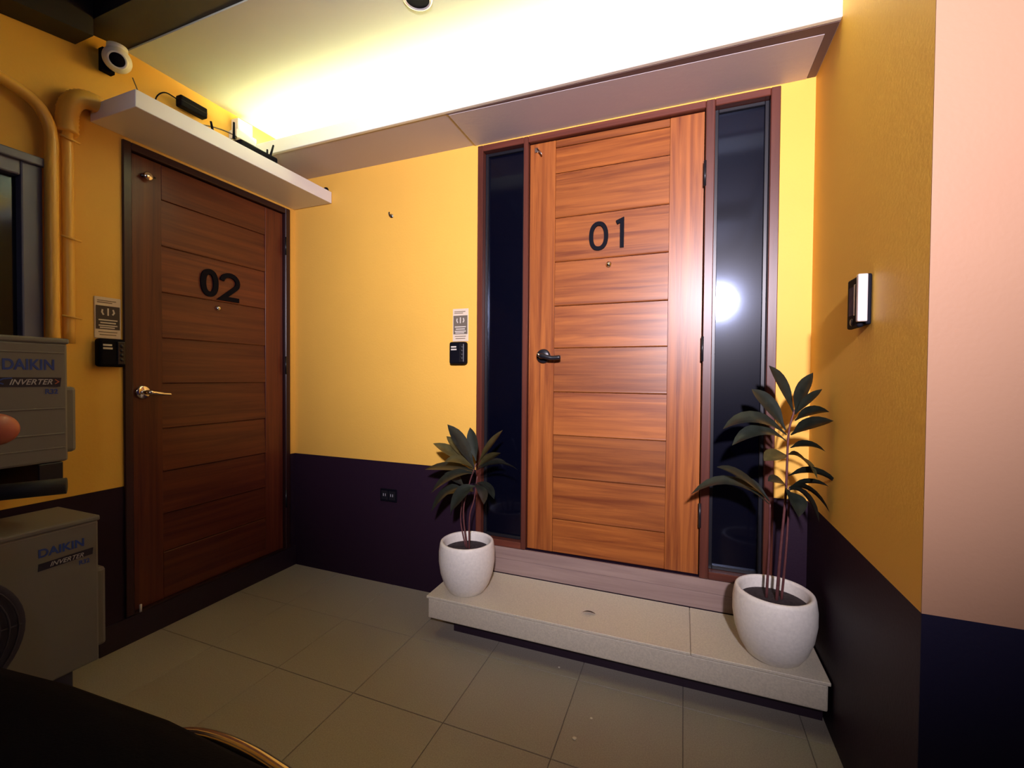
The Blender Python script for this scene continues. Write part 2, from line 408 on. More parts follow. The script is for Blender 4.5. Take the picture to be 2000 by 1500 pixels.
# ---- door 02, on the left wall
W2 = D2['y1']-D2['y0']
d2 = thing('door_2', 'dark reddish wooden door numbered 02 below the white shelf', 'door', (0, D2['y0'], 0), PI/2, kind='structure')
Z0b, Z1b = D2['z0'], D2['z1']
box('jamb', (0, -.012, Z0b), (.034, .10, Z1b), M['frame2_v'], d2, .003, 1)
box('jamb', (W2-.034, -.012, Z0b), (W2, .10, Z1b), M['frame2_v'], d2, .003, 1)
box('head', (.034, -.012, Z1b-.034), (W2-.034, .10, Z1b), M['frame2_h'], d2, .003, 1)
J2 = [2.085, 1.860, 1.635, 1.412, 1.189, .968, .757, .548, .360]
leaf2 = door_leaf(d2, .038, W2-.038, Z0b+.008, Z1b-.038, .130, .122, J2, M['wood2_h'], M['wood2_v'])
def ly(y): return y-D2['y0']
digit0(leaf2, ly(-.545), 1.728, .094, .146, .027, YN+.004, .012)
two = [(-.046, .034)] + [(-.046+.0, .034)]*0
arc = [(.046*math.cos(a), .029+.040*math.sin(a)) for a in [PI*(1-.04)-k*(PI*1.22)/14 for k in range(15)]]
stroke('digit', [(arc + [(-.044, -.064), (.052, -.064)], False)], .024, .012, M['black'], leaf2, (ly(-.431), YN+.004, 1.722))
lathe('peephole', [(0, -.010), (.007, -.010), (.009, -.006), (.013, -.004), (.014, 0), (.012, .003)], M['chrome'], leaf2, 20, 'y', (ly(-.495), YN, 1.600))
h2 = lathe('door_handle', [(0, -.012), (.026, -.012), (.031, -.008), (.032, .002)], M['chrome'], leaf2, 28, 'y', (ly(-.862), YN-.002, 1.152))
tube('lever', spline([(ly(-.862), YN-.010, 1.152), (ly(-.862), YN-.045, 1.152), (ly(-.845), YN-.055, 1.150), (ly(-.80), YN-.052, 1.143), (ly(-.765), YN-.048, 1.140)], 6),
     [.011]*12+[.009]*6+[.007]*7, M['chrome'], h2, 12)
k2 = lathe('swing_latch', [(0, -.030), (.016, -.029), (.020, -.024), (.019, -.016), (.012, -.012), (.012, 0)], M['chrome'], leaf2, 20, 'y', (ly(-.842), YN, 2.166))
tube('latch_arm', [(ly(-.87), YN-.018, 2.160), (ly(-.81), YN-.018, 2.172)], .0045, M['blackmetal'], k2, 8)
for z in (2.05, 1.30, .45):
    tube('hinge', [(W2-.036, -.014, z-.055), (W2-.036, -.014, z+.055)], .006, M['blackmetal'], d2, 10)
box('threshold', (.034, -.010, Z0b-.002), (W2-.034, .09, Z0b+.006), M['frame2_h'], d2)
box('sill_base', (-.10, -.012, 0), (W2+.044, -.0005, Z0b-.003), M['plinth'], d2)
tube('floor_stop', [(.052, -.020, Z0b+.006), (.052, -.020, Z0b+.040)], .005, M['whiteplastic'], d2, 10)

# ---- window on the left wall
wn = thing('window_1', 'grey framed dark window above the upper air conditioner', 'window', (0, 0, 0), kind='structure')
a, b, c, d = WIN['y0'], WIN['y1'], WIN['z0'], WIN['z1']
for lo, hi in (((-.06, b-.062, c), (.018, b, d)), ((-.06, a, c), (.018, a+.062, d))): box('window_stile', lo, hi, M['grey'], wn, .006)
box('window_head', (-.06, a+.062, d-.075), (.018, b-.062, d), M['grey'], wn, .006)
box('window_rail', (-.06, a+.062, c), (.018, b-.062, c+.06), M['grey'], wn, .006)
box('window_head_cap', (.018, a, d-.022), (.036, b+.004, d+.012), M['grey'], wn, .005)
ym = (a+b)/2
box('window_stile', (-.05, ym-.03, c+.06), (.010, ym+.03, d-.075), M['grey'], wn, .006)
box('glass_pane', (-.035, a+.062, c+.06), (-.029, ym-.03, d-.075), M['glass'], wn)
box('glass_pane', (-.025, ym+.03, c+.06), (-.019, b-.062, d-.075), M['glass'], wn)

# ------------------------------------------------------------------ entry step
STZ, STB, STY = .195, .088, -.372
st = thing('entry_step', 'wide beige floating step slab in front of door 01', 'step')
SX0 = 1.235
bm = bmesh.new(); bm_box(bm, (SX0+.006, STY+.006, STB), (WX-.012, -.015, STZ-.012), .006, 2)
link('slab', fin(bm, 'slab'), M['step'], st)
for a, b in ((SX0, 2.3993), (2.4007, WX-.006)):
    box('tread_tile', (a, STY, STZ-.012), (b, -.0145, STZ), M['step'], st, .002, 1)
box('plinth', (SX0+.10, STY+.09, 0), (WX-.006, -.001, STB), M['plinth'], st)
rs = thing('trim_5', 'brown grained riser between the beige step and door 01', 'riser', kind='structure')
for a, b, y, z0, z1 in ((D1['x0']+.01, WX-.006, -.010, STZ+.001, .272), (D1['x0']+.01, WX-.006, -.013, .2735, Z0-.001)):
    box('riser_tile', (a, y, z0), (b, -.0005, z1), M['riser'], rs, .0015, 1)

# ------------------------------------------------------------------ potted plants
def leaf_mesh(name, base, tip, arch, wd, sag=0, seg=9):
    base = Vector(base); tip = Vector(tip)
    ctl = (base+tip)/2 + Vector((0, 0, arch))
    bm = bmesh.new(); rows = []
    for i in range(seg+1):
        t = i/seg
        p = base*(1-t)**2 + ctl*2*t*(1-t) + tip*t*t
        dv = ((ctl-base)*2*(1-t) + (tip-ctl)*2*t).normalized()
        side = dv.cross(Vector((0, 0, 1)))
        # blades face partly towards the open side of the yard
        side = side.normalized() if side.length > .15 else Vector((1, 0, 0))
        nrm = side.cross(dv).normalized()
        side = (side*math.cos(.5)+nrm*math.sin(.5)).normalized(); nrm = side.cross(dv).normalized()
        if t < .2: ww = .10+.35*(t/.2)**1.5
        else: ww = .45+.55*math.sin(PI*min(1, (t-.2)/.8)**.8)
        if t > .6: ww = max(.02, (1-((t-.6)/.4)**2.0))*(.45+.55*math.sin(PI*(.4/.8)**.8))
        ww *= wd*.78
        rows.append([bm.verts.new(p+side*ww*s + nrm*(abs(s)*ww*.28)) for s in (-1, -.5, 0, .5, 1)])
    for r0, r1 in zip(rows, rows[1:]):
        for k in range(4): bm.faces.new((r0[k], r0[k+1], r1[k+1], r1[k]))
    me = fin(bm, name)
    return me
def plant(label, center, R, H, stems, flip=False):
    cx, cy, cz = center
    root = thing('potted_plant', label, 'plant', center, group='potted plants on the step')
    pot = lathe('pot', [(0, 0), (R*.58, 0), (R*.66, H*.03), (R*.82, H*.18), (R*.94, H*.38), (R*1.0, H*.60), (R*1.0, H*.80), (R*.965, H*.94),
                  (R*.94, H*.985), (R*.90, H), (R*.85, H*.99), (R*.825, H*.955), (R*.82, H*.80), (R*.80, H*.70)], M['pot'], root, 48)
    bm = bmesh.new()
    n = 26; ctr = bm.verts.new((0, 0, H*.82)); rg = []
    for rr in (.35, .7, 1):
        rg.append([bm.verts.new((R*.825*rr*math.cos(2*PI*k/n), R*.825*rr*math.sin(2*PI*k/n), H*.81+random.uniform(-.006, .006)*(rr < 1))) for k in range(n)])
    for k in range(n):
        bm.faces.new((ctr, rg[0][k], rg[0][(k+1) % n]))
        for a_, b_ in zip(rg, rg[1:]): bm.faces.new((a_[k], b_[k], b_[(k+1) % n], a_[(k+1) % n]))
    link('soil', fin(bm, 'soil'), M['soil'], root, True)
    o = Vector(center)
    for pts, r0, leaves in stems:
        L = [Vector(p)-o for p in pts]
        sp = spline(L, 6)
        stem = tube('stem', sp, [r0*.8*(1-.45*i/(len(sp)-1)) for i in range(len(sp))], M['stem'], root, 8)
        for (bp, tp, arch, wd, mm) in leaves:
            bvec = Vector(bp)-o; tvec = Vector(tp)-o
            lf = link('leaf', leaf_mesh('leaf', bvec, tvec, arch, wd), M[mm], stem, True)
    return root
# left plant
PL = (1.385, -.245, STZ)
def P(px, py, dy=0, Y=PL[1]): return at(px, py, Y+dy)
b0 = Vector((PL[0]-.004, PL[1]+.01, STZ+.19))
leftstems = [
 ([b0, P(905, 1000, .0), P(915, 950), P(930, 905)], .006, [
   (P(927, 915), P(874, 829, -.02), .02, .052, 'leaf'), (P(925, 918), P(846, 866, .03), .030, .040, 'leaf2'),
   (P(926, 912), P(872, 852, .06), .02, .036, 'leaf2'), (P(928, 917), P(868, 902, -.05), .05, .038, 'leaf2'),
   (P(934, 905), P(982, 840, .03), .012, .036, 'leaf2'), (P(934, 912), P(978, 885, -.04), .02, .032, 'leaf2'),
   (P(933, 915), P(988, 903, .06), .035, .036, 'leaf'), (P(932, 918), P(1012, 918, -.02), .06, .032, 'leaf'),
   (P(928, 922), P(830, 917, .05), .035, .042, 'leaf'), (P(925, 925), P(842, 963, -.06), .07, .045, 'leaf'),
   (P(930, 900), P(918, 835, .08), .00, .034, 'leaf')]),
 ([b0+Vector((.016, -.01, 0)), P(917, 1010, -.02), P(926, 975, -.02), P(932, 930, -.02)], .0055, [
   (P(928, 950, -.02), P(880, 1000, -.09), .06, .050, 'leaf'), (P(928, 945, -.02), P(965, 975, .05), .05, .045, 'leaf'),
   (P(925, 960, -.02), P(895, 985, .05), .05, .048, 'leaf'), (P(930, 945, -.02), P(945, 985, -.10), .04, .046, 'leaf')]),
 ([b0+Vector((-.014, .014, 0)), P(900, 1020, .03), P(902, 985, .03), P(906, 950, .03)], .005, [
   (P(905, 955, .03), P(842, 1000, -.03), .09, .044, 'leaf'), (P(904, 965, .03), P(850, 985, .06), .07, .040, 'leaf'),
   (P(906, 950, .03), P(868, 925, .0), .02, .040, 'leaf'), (P(906, 952, .03), P(880, 1010, .02), .06, .040, 'leaf')]),
]
plant('left potted plant with olive leaves in the smaller looking white pot', PL, .136, .245, leftstems)
# right plant
PR = (2.690, -.262, STZ)
def Q(px, py, dy=0): return at(px, py, PR[1]+dy)
b1 = Vector((PR[0]-.02, PR[1]+.03, STZ+.19))
rightstems = [
 ([b1, Q(1502, 1080, .03), Q(1503, 1030, .03), Q(1504, 985, .02)], .0065, [
   (Q(1502, 985, .02), Q(1350, 965, .03), .14, .034, 'leaf'), (Q(1502, 980, .02), Q(1400, 912, -.02), .05, .036, 'leaf'),
   (Q(1503, 978, .02), Q(1420, 940, .08), .06, .034, 'leaf')]),
 ([b1+Vector((.03, -.02, 0)), Q(1525, 1070), Q(1535, 960), Q(1540, 850), Q(1552, 800)], .007, [
   (Q(1550, 808), Q(1502, 714, .02), .03, .042, 'leaf'), (Q(1553, 808), Q(1588, 728, -.02), .012, .046, 'leaf'),
   (Q(1553, 810), Q(1606, 760, -.04), .01, .028, 'leaf'), (Q(1553, 822), Q(1620, 805, -.05), .03, .042, 'leaf'),
   (Q(1545, 850), Q(1628, 822, -.07), .02, .050, 'leaf'), (Q(1544, 875), Q(1612, 882, -.06), .03, .040, 'leaf'),
   (Q(1534, 840), Q(1468, 760, .05), .03, .046, 'leaf'), (Q(1536, 850), Q(1412, 838, .02), .10, .052, 'leaf'),
   (Q(1536, 862), Q(1430, 870, -.03), .09, .046, 'leaf'), (Q(1538, 890), Q(1492, 900, -.06), .02, .040, 'leaf2'),
   (Q(1540, 888), Q(1596, 935, -.09), .05, .050, 'leaf2'), (Q(1540, 930), Q(1640, 950, -.06), .06, .048, 'leaf')]),
 ([b1+Vector((.05, .0, 0)), Q(1535, 1080, .02), Q(1540, 1000, .02), Q(1542, 950, .02)], .006, [
   (Q(1542, 952, .02), Q(1618, 950, -.02), .03, .036, 'leaf'), (Q(1541, 955, .02), Q(1620, 1000, -.06), .07, .050, 'leaf'),
   (Q(1541, 960, .02), Q(1560, 1010, -.10), .05, .052, 'leaf'), (Q(1540, 955, .02), Q(1500, 940, -.03), .03, .034, 'leaf'),
   (Q(1541, 958, .02), Q(1600, 1020, -.02), .08, .048, 'leaf')]),
]
plant('right potted plant with dark leaves beside the olive wall', PR, .140, .250, rightstems)

# ------------------------------------------------------------------ shelf and what lies on it
SH = dict(x=.31, y0=-1.055, z0=2.305, z1=2.375)
sh = thing('wall_shelf', 'long white shelf mounted on the wall above door 02', 'shelf', (0, SH['y0'], SH['z0']))
hl = -SH['y0']
box('shelf_board', (.001, 0, .0), (SH['x'], hl-.004, .07), M['shelf'], sh, .003)
rt_ = thing('wifi_router', 'flat black router with upright antennas on the white shelf', 'router', (.25, -.50, SH['z1']))
box('router_body', (-.05, -.10, .001), (.052, .115, .034), M['black'], rt_, .008)
for (px, py, qx, qy, X) in ((457, 239, 457, 284, .29), (534, 284, 529, 312, .29), (522, 292, 522, 306, .21)):
    tp, bp = atx(px, py, X), atx(qx, qy, X)
    tube('antenna', [(bp.x-.25, bp.y+.50, .02), (bp.x-.25, bp.y+.50, .04), (tp.x-.25, tp.y+.50, tp.z-SH['z1'])], [.007, .006, .0045], M['black'], rt_, 8)
sb = atx(416, 263, .285); tp = atx(412, 237, .285)
tag(tube('antenna_stub', [(sb.x, sb.y, SH['z1']), (sb.x, tp.y, tp.z)], [.006, .0045], M['black']), 'short black rod standing on the white shelf near its middle', 'antenna')
cb = [atx(383, 242, .27), atx(412, 247, .26), atx(440, 256, .25), atx(462, 268, .25), atx(478, 280, .25), atx(486, 289, .25)]
cb = [Vector((.262, cb[0].y-.03, SH['z1']+.004))] + cb[:-2] + [Vector((.25, -.615, SH['z1']+.016))]
tag(tube('router_cable', spline(cb, 8), .0032, M['darkprint'], None, 8), 'thin black cable arching along the shelf to the router', 'cable')
pg = atx(637, 374, .29)
tag(lathe('shelf_peg', [(0, .020), (.010, .019), (.014, .012), (.015, 0)], M['black'], None, 16, 'z', (.29, pg.y, SH['z1'])), 'small dark cap at the back end of the shelf', 'cap')
# power adapter, power strip and outlet box on the left wall over the shelf
ad = thing('power_adapter', 'black power adapter brick hanging on the yellow wall above the shelf', 'adapter', (.001, -.66, 2.575))
box('adapter_body', (.020, -.07, -.024), (.062, .060, .028), M['black'], ad, .006)
box('adapter_seam', (.0615, -.068, -.001), (.063, .058, .002), M['rubber'], ad)
tube('adapter_cord', spline([(.04, -.068, .004), (.042, -.13, .002), (.045, -.17, -.05), (.05, -.165, -.12), (.06, -.14, -.165)], 6), .003, M['black'], ad, 8)
ps = thing('power_strip', 'white power strip below the black adapter on the yellow wall', 'power strip', (.001, -.56, 2.508))
box('strip_body', (0, -.09, -.018), (.034, .09, .018), M['whiteplastic'], ps, .005)
for y in (-.05, 0, .05): box('socket', (.034, y-.014, -.010), (.0355, y+.014, .010), M['lettergrey'], ps)
tube('strip_cord', spline([(.02, .09, .0), (.03, .13, .03), (.04, .19, -.02), (.05, .22, -.10)], 6), .0025, M['darkprint'], ps, 8)
ob = thing('outlet_box', 'white junction box on the yellow wall just under the ceiling', 'junction box', (.001, -.385, 2.615))
box('box_body', (0, -.045, -.030), (.055, .045, .040), M['whiteplastic'], ob, .005)
box('box_flange', (0, -.060, -.075), (.065, .060, -.030), M['whiteplastic'], ob, .004)

# ------------------------------------------------------------------ security camera and canopy
cc = atx(229, 117, .085)
sc = thing('security_camera', 'white round security camera at the corner of the black beam', 'camera', cc)
bm = bmesh.new(); bmesh.ops.create_uvsphere(bm, u_segments=28, v_segments=18, radius=.050)
link('camera_shell', fin(bm, 'camera_shell'), M['camwhite'], sc, True)
look = (CAM-cc).normalized(); look = (look+Vector((.10, -.05, -.05))).normalized()
q = look.to_track_quat('Z', 'Y')
for nm, prof, mm in (('lens', [(0, .053), (.022, .052), (.026, .046), (.026, .036)], 'black'), ('lens_ring', [(.026, .048), (.030, .050), (.034, .047), (.036, .034)], 'camwhite')):
    o = lathe(nm, prof, M[mm], sc, 28); o.data.transform(q.to_matrix().to_4x4())
lathe('mount', [(0, 0), (.034, 0), (.036, .006), (.036, .018), (0, .030)], M['camwhite'], sc, 24, 'z', (.0, .0, .036))
box('bracket', (-.075, -.030, -.045), (-.045, .015, .05), M['black'], sc, .002, 1)
tag(tube('camera_cable', spline([(.05, -.925, 2.56), (.055, -.905, 2.50), (.05, -.90, 2.44), (.045, -.905, 2.377)], 6), .0025, M['darkprint'], None, 8),
    'thin cable dropping from the security camera to the shelf', 'cable')
CSL = .17
def cz_(y): return 2.692 + CSL*(y+.95)
cn = thing('canopy', 'black steel canopy frame with brown roof sheet at the upper left', 'canopy', (0, -.90, 2.6))
def cbeam(name, x0, x1, y0, y1, h, dz=0, m_='steel'):
    pts = [(y0, cz_(y0)+dz), (y1, cz_(y1)+dz), (y1, cz_(y1)+h+dz), (y0, cz_(y0)+h+dz)]
    o = prism(name, pts, (x0, x1), M[m_], None, 'x'); o.data.transform(Matrix.Translation((0, .90, -2.6))); o.parent = cn
    return o
cbeam('beam', 0.002, XR, -1.10, -.922, .10)
cbeam('beam', .002, .13, YB, -1.102, .17, -.07)
for x in (.95, 1.9, 2.85, 3.8): cbeam('rafter', x, x+.06, YB, -1.102, .08, .01)
for y in (-2.0, -3.0, -4.1): cbeam('purlin', .132, XR, y, y+.05, .05, .05)
cbeam('roof_sheet', .002, XR, YB, -.922, .006, .101, 'sheet')

# ceiling downlight (unlit)
dl = at(815, -4, -.6); dd = ray(815, -4); dl = CAM + dd*((CEIL-CAM.z)/dd.z)
dw = thing('downlight', 'round unlit recessed downlight in the white ceiling', 'downlight', (dl.x, dl.y, CEIL))
lathe('rim', [(.046, -.002), (.050, -.006), (.056, -.005), (.058, -.0005)], M['silver'], dw, 32)
lathe('reflector', [(0, -.0010), (.030, -.0012), (.046, -.0025)], M['black'], dw, 32)

# ------------------------------------------------------------------ pipes
def clip(parent, a, b):
    tube('pipe_clip', [a, b], .0045, M['paint_plain'], parent, 6)
YP1, YP2 = -1.196, -1.146
p1 = thing('wall_pipe', 'left yellow painted pipe bending away over the window', 'pipe', (0, YP1, 1.36))
pts = [(.040, 0, 0)] + [(.040, 0, z) for z in (.2, .45, .7, .80)] + [(.040, -.014, .868), (.040, -.050, .915), (.040, -.12, .945), (.040, -.30, .985), (.040, -.6, 1.03)]
tube('pipe_tube', spline(pts, 6), .021, M['paint_plain'], p1, 14)
p2 = thing('wall_pipe', 'right yellow painted pipe ending in a ribbed bend at the shelf', 'pipe', (0, YP2, 1.36))
tube('pipe_tube', spline([(.036, 0, 0), (.036, 0, .3), (.036, 0, .6), (.036, 0, .86)], 6), .019, M['paint_plain'], p2, 14)
el = spline([(.036, 0, .845), (.036, .002, .93), (.040, .022, .985), (.044, .06, 1.010), (.046, .12, 1.005), (.046, .19, .985)], 10)
tube('ribbed_bend', el, [.034+.0025*(i % 2) for i in range(len(el))], M['paint_plain'], p2, 16)
for z in (.815, .42, .105):
    tube('pipe_clip', [(.062, .030, z-.004), (.062, -.032, z+.004)], .0045, M['paint_plain'], p2, 6)

# ------------------------------------------------------------------ air conditioners
def ac_unit(name, label, y1, z0, h, depth, x0, wd, vents, lowered):
    """outdoor unit with its back to the left wall, front facing +x, right end at y1"""
    r = thing(name, label, 'air conditioner', (x0, y1, z0), group='outdoor air conditioner units')
    box('casing', (0, -wd, 0), (depth, 0, h), M['acwhite'], r, .008)
    box('top_cover', (-.004, -wd-.004, h-.002), (depth+.004, .004, h+.018), M['acwhite'], r, .006)
    # fan opening with ring grille
    fc = (-.42, h*.47)
    R0 = .205
    lathe('fan_recess', [(0, depth+.0015), (R0, depth+.0015), (R0+.012, depth+.004), (R0+.014, depth)], M['acdark'], r, 48, 'x', (0, fc[0], fc[1]))
    bm = bmesh.new()
    for i in range(9):
        rr = R0*(i+1)/9.3; n = 40
        bm_tube(bm, [(depth+.012, fc[0]+rr*math.cos(2*PI*k/n), fc[1]+rr*math.sin(2*PI*k/n)) for k in range(n+1)], .0028, 5, False)
    for k in range(8):
        a = 2*PI*k/8
        bm_tube(bm, [(depth+.010, fc[0]+.03*math.cos(a), fc[1]+.03*math.sin(a)), (depth+.010, fc[0]+R0*math.cos(a), fc[1]+R0*math.sin(a))], .003, 5)
    link('fan_grille', fin(bm, 'fan_grille'), M['acdark'], r, True)
    for z in vents:
        box('panel_ridge', (depth-.001, -.185, z-.0025), (depth+.0025, -.010, z+.0025), M['acwhite'], r, .001, 1)
    # valve cover on the end
    box('valve_cover', (.05, .0, h*.06), (depth-.035, .040, h*.63), M['acwhite'], r, .012)
    for y in (-.10, -wd+.10): box('foot', (.02, y-.05, -lowered), (depth-.02, y+.03, .0), M['acdark'] if lowered > .05 else M['blackmetal'], r, .004)
    return r
ux = .045
a1 = ac_unit('air_conditioner', 'upper outdoor air conditioner hung on the yellow left wall', -1.265, .925, .420, .255, ux, .70, (.05, .10, .19, .385), .0)
for o in [c for c in a1.children if c.name.startswith('foot')]: bpy.data.objects.remove(o, do_unlink=True)
for y in (-.045, -.60):
    bk = box('bracket', (-ux+.001, y-.035, -.095), (.255, y+.030, -.001), M['blackmetal'], a1, .003)
fx = .2555
t = text_mesh('lettering', 'DAIKIN', .050, M['acblue'], a1, Vector((fx, -.166, .326)), LEFTWALL_ROT, .0008, .0012, 0, .78)
prism('label_band', [(-.185, .268), (-.022, .266), (-.019, .298), (-.180, .300)], (fx-.001, fx+.001), M['band'], a1, 'x')
text_mesh('lettering', 'INVERTER', .026, M['lettergrey'], a1, Vector((fx+.001, -.150, .275)), LEFTWALL_ROT, .0004, .0003, .35, .92)
stroke('arrow_mark', [([(0, .0), (.016, .010), (.036, .012)], False), ([(0, 0), (.016, -.008)], False)], .004, .0006, M['acblue'], a1, (0, 0, 0)).data.transform(
    Matrix.Translation((fx+.001, -.178, .285)) @ Matrix.Rotation(PI/2, 4, 'Z'))
stroke('arrow_mark', [([(0, .008), (.010, 0), (0, -.008)], False)], .003, .0006, M['orange'], a1, (0, 0, 0)).data.transform(
    Matrix.Translation((fx+.001, -.036, .284)) @ Matrix.Rotation(PI/2, 4, 'Z'))
text_mesh('lettering', 'R32', .024, M['acblue'], a1, Vector((fx, -.062, .242)), LEFTWALL_ROT, .0006, .0006, 0, .9)
a2 = ac_unit('air_conditioner', 'lower outdoor air conditioner standing by the floor under the other', -1.18, .150, .535, .275, .025, .70, (), .15)
fx = .2755
text_mesh('lettering', 'DAIKIN', .040, M['acblue'], a2, Vector((fx, -.170, .452)), LEFTWALL_ROT, .0008, .0010, 0, .95)
prism('label_band', [(-.170, .405), (-.020, .412), (-.018, .436), (-.168, .430)], (fx-.001, fx+.001), M['band'], a2, 'x')
text_mesh('lettering', 'INVERTER', .022, M['lettergrey'], a2, Vector((fx+.001, -.140, .412)), LEFTWALL_ROT, .0004, .0002, .35, .95)
text_mesh('lettering', 'R32', .022, M['acblue'], a2, Vector((fx, -.060, .385)), LEFTWALL_ROT, .0006, .0004, 0, .9)

# ------------------------------------------------------------------ small things on the walls
def sign(label, loc, rz, sq):
    r = thing('acrylic_sign', label, 'sign', loc, rz, 'clear door signs')
    box('plate', (-.048, -.004, -.090), (.048, -.0005, .090), M['clear'], r, .002, 1)
    box('printed_square', (-.043, -.0052, -.050), (.043, -.004, .052), M[sq], r)
    stroke('icon', [([(-.020+.0, .030), (-.022, .018), (-.016, .006)], False), ([(.0, .036), (.0, .004)], False), ([(.018, .032), (.022, .018), (.016, .008)], False)], .006, .0006, M['print'], r, (0, -.0052, .006))
    for z, a, b in ((-.010, -.034, .034), (-.022, -.028, .028), (-.034, -.034, .034), (-.043, -.030, .024)):
        box('print_line', (a, -.0058, z-.0028), (b, -.0052, z+.0028), M['print'], r)
    for z, a, b in ((.074, -.038, .030), (.066, -.038, .016), (-.062, -.034, .034), (-.074, -.030, .030)):
        box('print_line', (a, -.0046, z-.0018), (b, -.004, z+.0018), M['darkprint'], r)
    return r
def lockbox(label, loc, rz):
    r = thing('key_lockbox', label, 'lockbox', loc, rz, 'black key lockboxes')
    box('lockbox_body', (-.050, -.040, -.062), (.050, -.0005, .060), M['black'], r, .012, 3)
    box('dial_cover', (.014, -.044, -.052), (.044, -.038, .050), M['blackmetal'], r, .004)
    for i, z in enumerate((.030, .010, -.010, -.030)): lathe('dial', [(0, -.0465), (.007, -.046), (.008, -.043)], M['blackmetal'], r, 12, 'y', (.030, 0, z))
    for z, a, b in ((.032, -.036, -.004), (.018, -.036, -.002)): box('print_line', (a, -.0408, z-.004), (b, -.040, z+.004), M['print'], r)
    return r
sign('clear sign with grey square on the wall left of door 01', (1.214, 0, 1.520), 0, 'signgrey')
lockbox('black lockbox with pale print on the bright wall between the doors', (1.212, 0, 1.366), 0)
sign('clear sign with dark square on the wall left of door 02', (0, -1.000, 1.482), PI/2, 'signdark')
lockbox('black lockbox squeezed against the frame of the dark left door', (0, -1.000, 1.330), PI/2)
hk = thing('wall_hook', 'small dark screw hook on the yellow wall between the doors', 'hook', (.754, 0, 2.174))
lathe('hook_plate', [(0, -.004), (.011, -.004), (.013, 0)], M['chrome'], hk, 18, 'y')
tube('hook_pin', spline([(0, -.003, 0), (0, -.018, -.002), (0, -.024, .006), (0, -.022, .014)], 4), .004, M['blackmetal'], hk, 8)
so = thing('wall_socket', 'black double wall socket in the dark dado between the doors', 'socket', (.742, 0, .530))
box('socket_plate', (-.058, -.008, -.038), (.058, -.0005, .038), M['black'], so, .003)
for x in (-.026, .026):
    box('socket_face', (x-.022, -.010, -.026), (x+.022, -.008, .026), M['blackmetal'], so, .001, 1)
    for dx in (-.007, .007): box('slot', (x+dx-.0018, -.0106, -.006), (x+dx+.0018, -.010, .010), M['lettergrey'], so)
it = thing('video_doorbell', 'slim black and silver doorbell panel on the olive right wall', 'doorbell', (WX, -.583, 1.468), -PI/2)
# local x runs along the wall towards the camera, front is local -y (world -x)
box('back_plate', (-.050, -.014, -.072), (.050, -.0005, .072), M['black'], it, .004)
box('front_panel', (-.050, -.030, -.078), (.036, -.014, .070), M['black'], it, .005)
box('silver_edge', (.036, -.034, -.064), (.052, -.010, .072), M['silver'], it, .003)
box('screen', (-.030, -.0312, -.040), (.014, -.030, .044), M['screen'], it)
box('silver_inlay', (.012, -.0325, -.042), (.022, -.030, .048), M['silver'], it, .001, 1)
lathe('button', [(0, -.0335), (.009, -.033), (.011, -.030)], M['blackmetal'], it, 18, 'y', (-.006, 0, -.060))

# ------------------------------------------------------------------ on the floor and the step
p_ = CAM + ray(1150, 1199)*((STZ-CAM.z)/ray(1150, 1199).z)
lm = leaf_mesh('dry_leaf', Vector((-.028, 0, .003)), Vector((.030, .004, .003)), .012, .018)
o = link('dry_leaf', lm, M['dryleaf'], None, True); o.location = p_; tag(o, 'single dry leaf lying on the beige step', 'leaf')
for (px, py, r_, lab) in ((1122, 1443, .0075, 'largest white speck on the floor tile near the bottom'), (1155, 1404, .005, 'faint white speck on the floor nearer the step'), (1092, 1304, .005, 'tiny white speck on the floor in front of the step')):
    q_ = CAM + ray(px, py)*(-CAM.z/ray(px, py).z)
    bm = bmesh.new(); n = 12
    bmesh.ops.create_icosphere(bm, subdivisions=2, radius=r_)
    for v in bm.verts: v.co.z = v.co.z*.35; v.co.xy *= random.uniform(.85, 1.15)
    o = link('paint_speck', fin(bm, 'paint_speck'), M['speck'], None, True); o.location = (q_.x, q_.y, .002)
    tag(o, lab, 'speck', 'white specks on the floor')

# ------------------------------------------------------------------ parked motorbike in the near left foreground
mb = thing('motorbike', 'dark parked motorbike cut off in the lower left foreground', 'motorbike', (1.3, -1.93, 0))
def mbx(pts): return [(p[0]-1.3, p[1]+1.93, p[2]) for p in pts]
def loft(name, secs, material, parent, n=20, pw=3.0):
    """sections: (x, y centre, z centre, half width, half height) along x"""
    bm = bmesh.new(); rings = []
    for (x, y, z, hw, hh) in secs:
        rg = []
        for k in range(n):
            a = 2*PI*k/n; c, s = math.cos(a), math.sin(a)
            rg.append(bm.verts.new((x-1.3, y+1.93+hw*math.copysign(abs(c)**(2/pw), c), z+hh*math.copysign(abs(s)**(2/pw), s))))
        rings.append(rg)
    for a, b in zip(rings, rings[1:]):
        for k in range(n): bm.faces.new((a[k], a[(k+1) % n], b[(k+1) % n], b[k]))
    bm.faces.new(rings[0]); bm.faces.new(rings[-1][::-1])
    return link(name, fin(bm, name), material, parent, True)
BY = -1.93
loft('seat', [(1.14, BY, .72, .05, .03), (1.17, BY, .715, .11, .055), (1.26, BY, .71, .145, .065), (1.45, BY, .715, .165, .065), (1.70, BY, .73, .165, .065), (1.92, BY, .745, .150, .060), (2.02, BY, .75, .10, .05), (2.05, BY, .75, .05, .02)], M['seat'], mb)
loft('body_panel', [(1.10, BY, .50, .06, .10), (1.18, BY, .50, .13, .15), (1.45, BY, .50, .15, .16), (1.75, BY, .56, .15, .12), (2.00, BY, .66, .12, .06), (2.06, BY, .68, .05, .02)], M['bluebody'], mb)
loft('front_shield', [(.74, BY, .62, .05, .20), (.80, BY, .62, .15, .30), (.86, BY, .60, .17, .30), (.90, BY, .58, .10, .22)], M['bluebody'], mb)
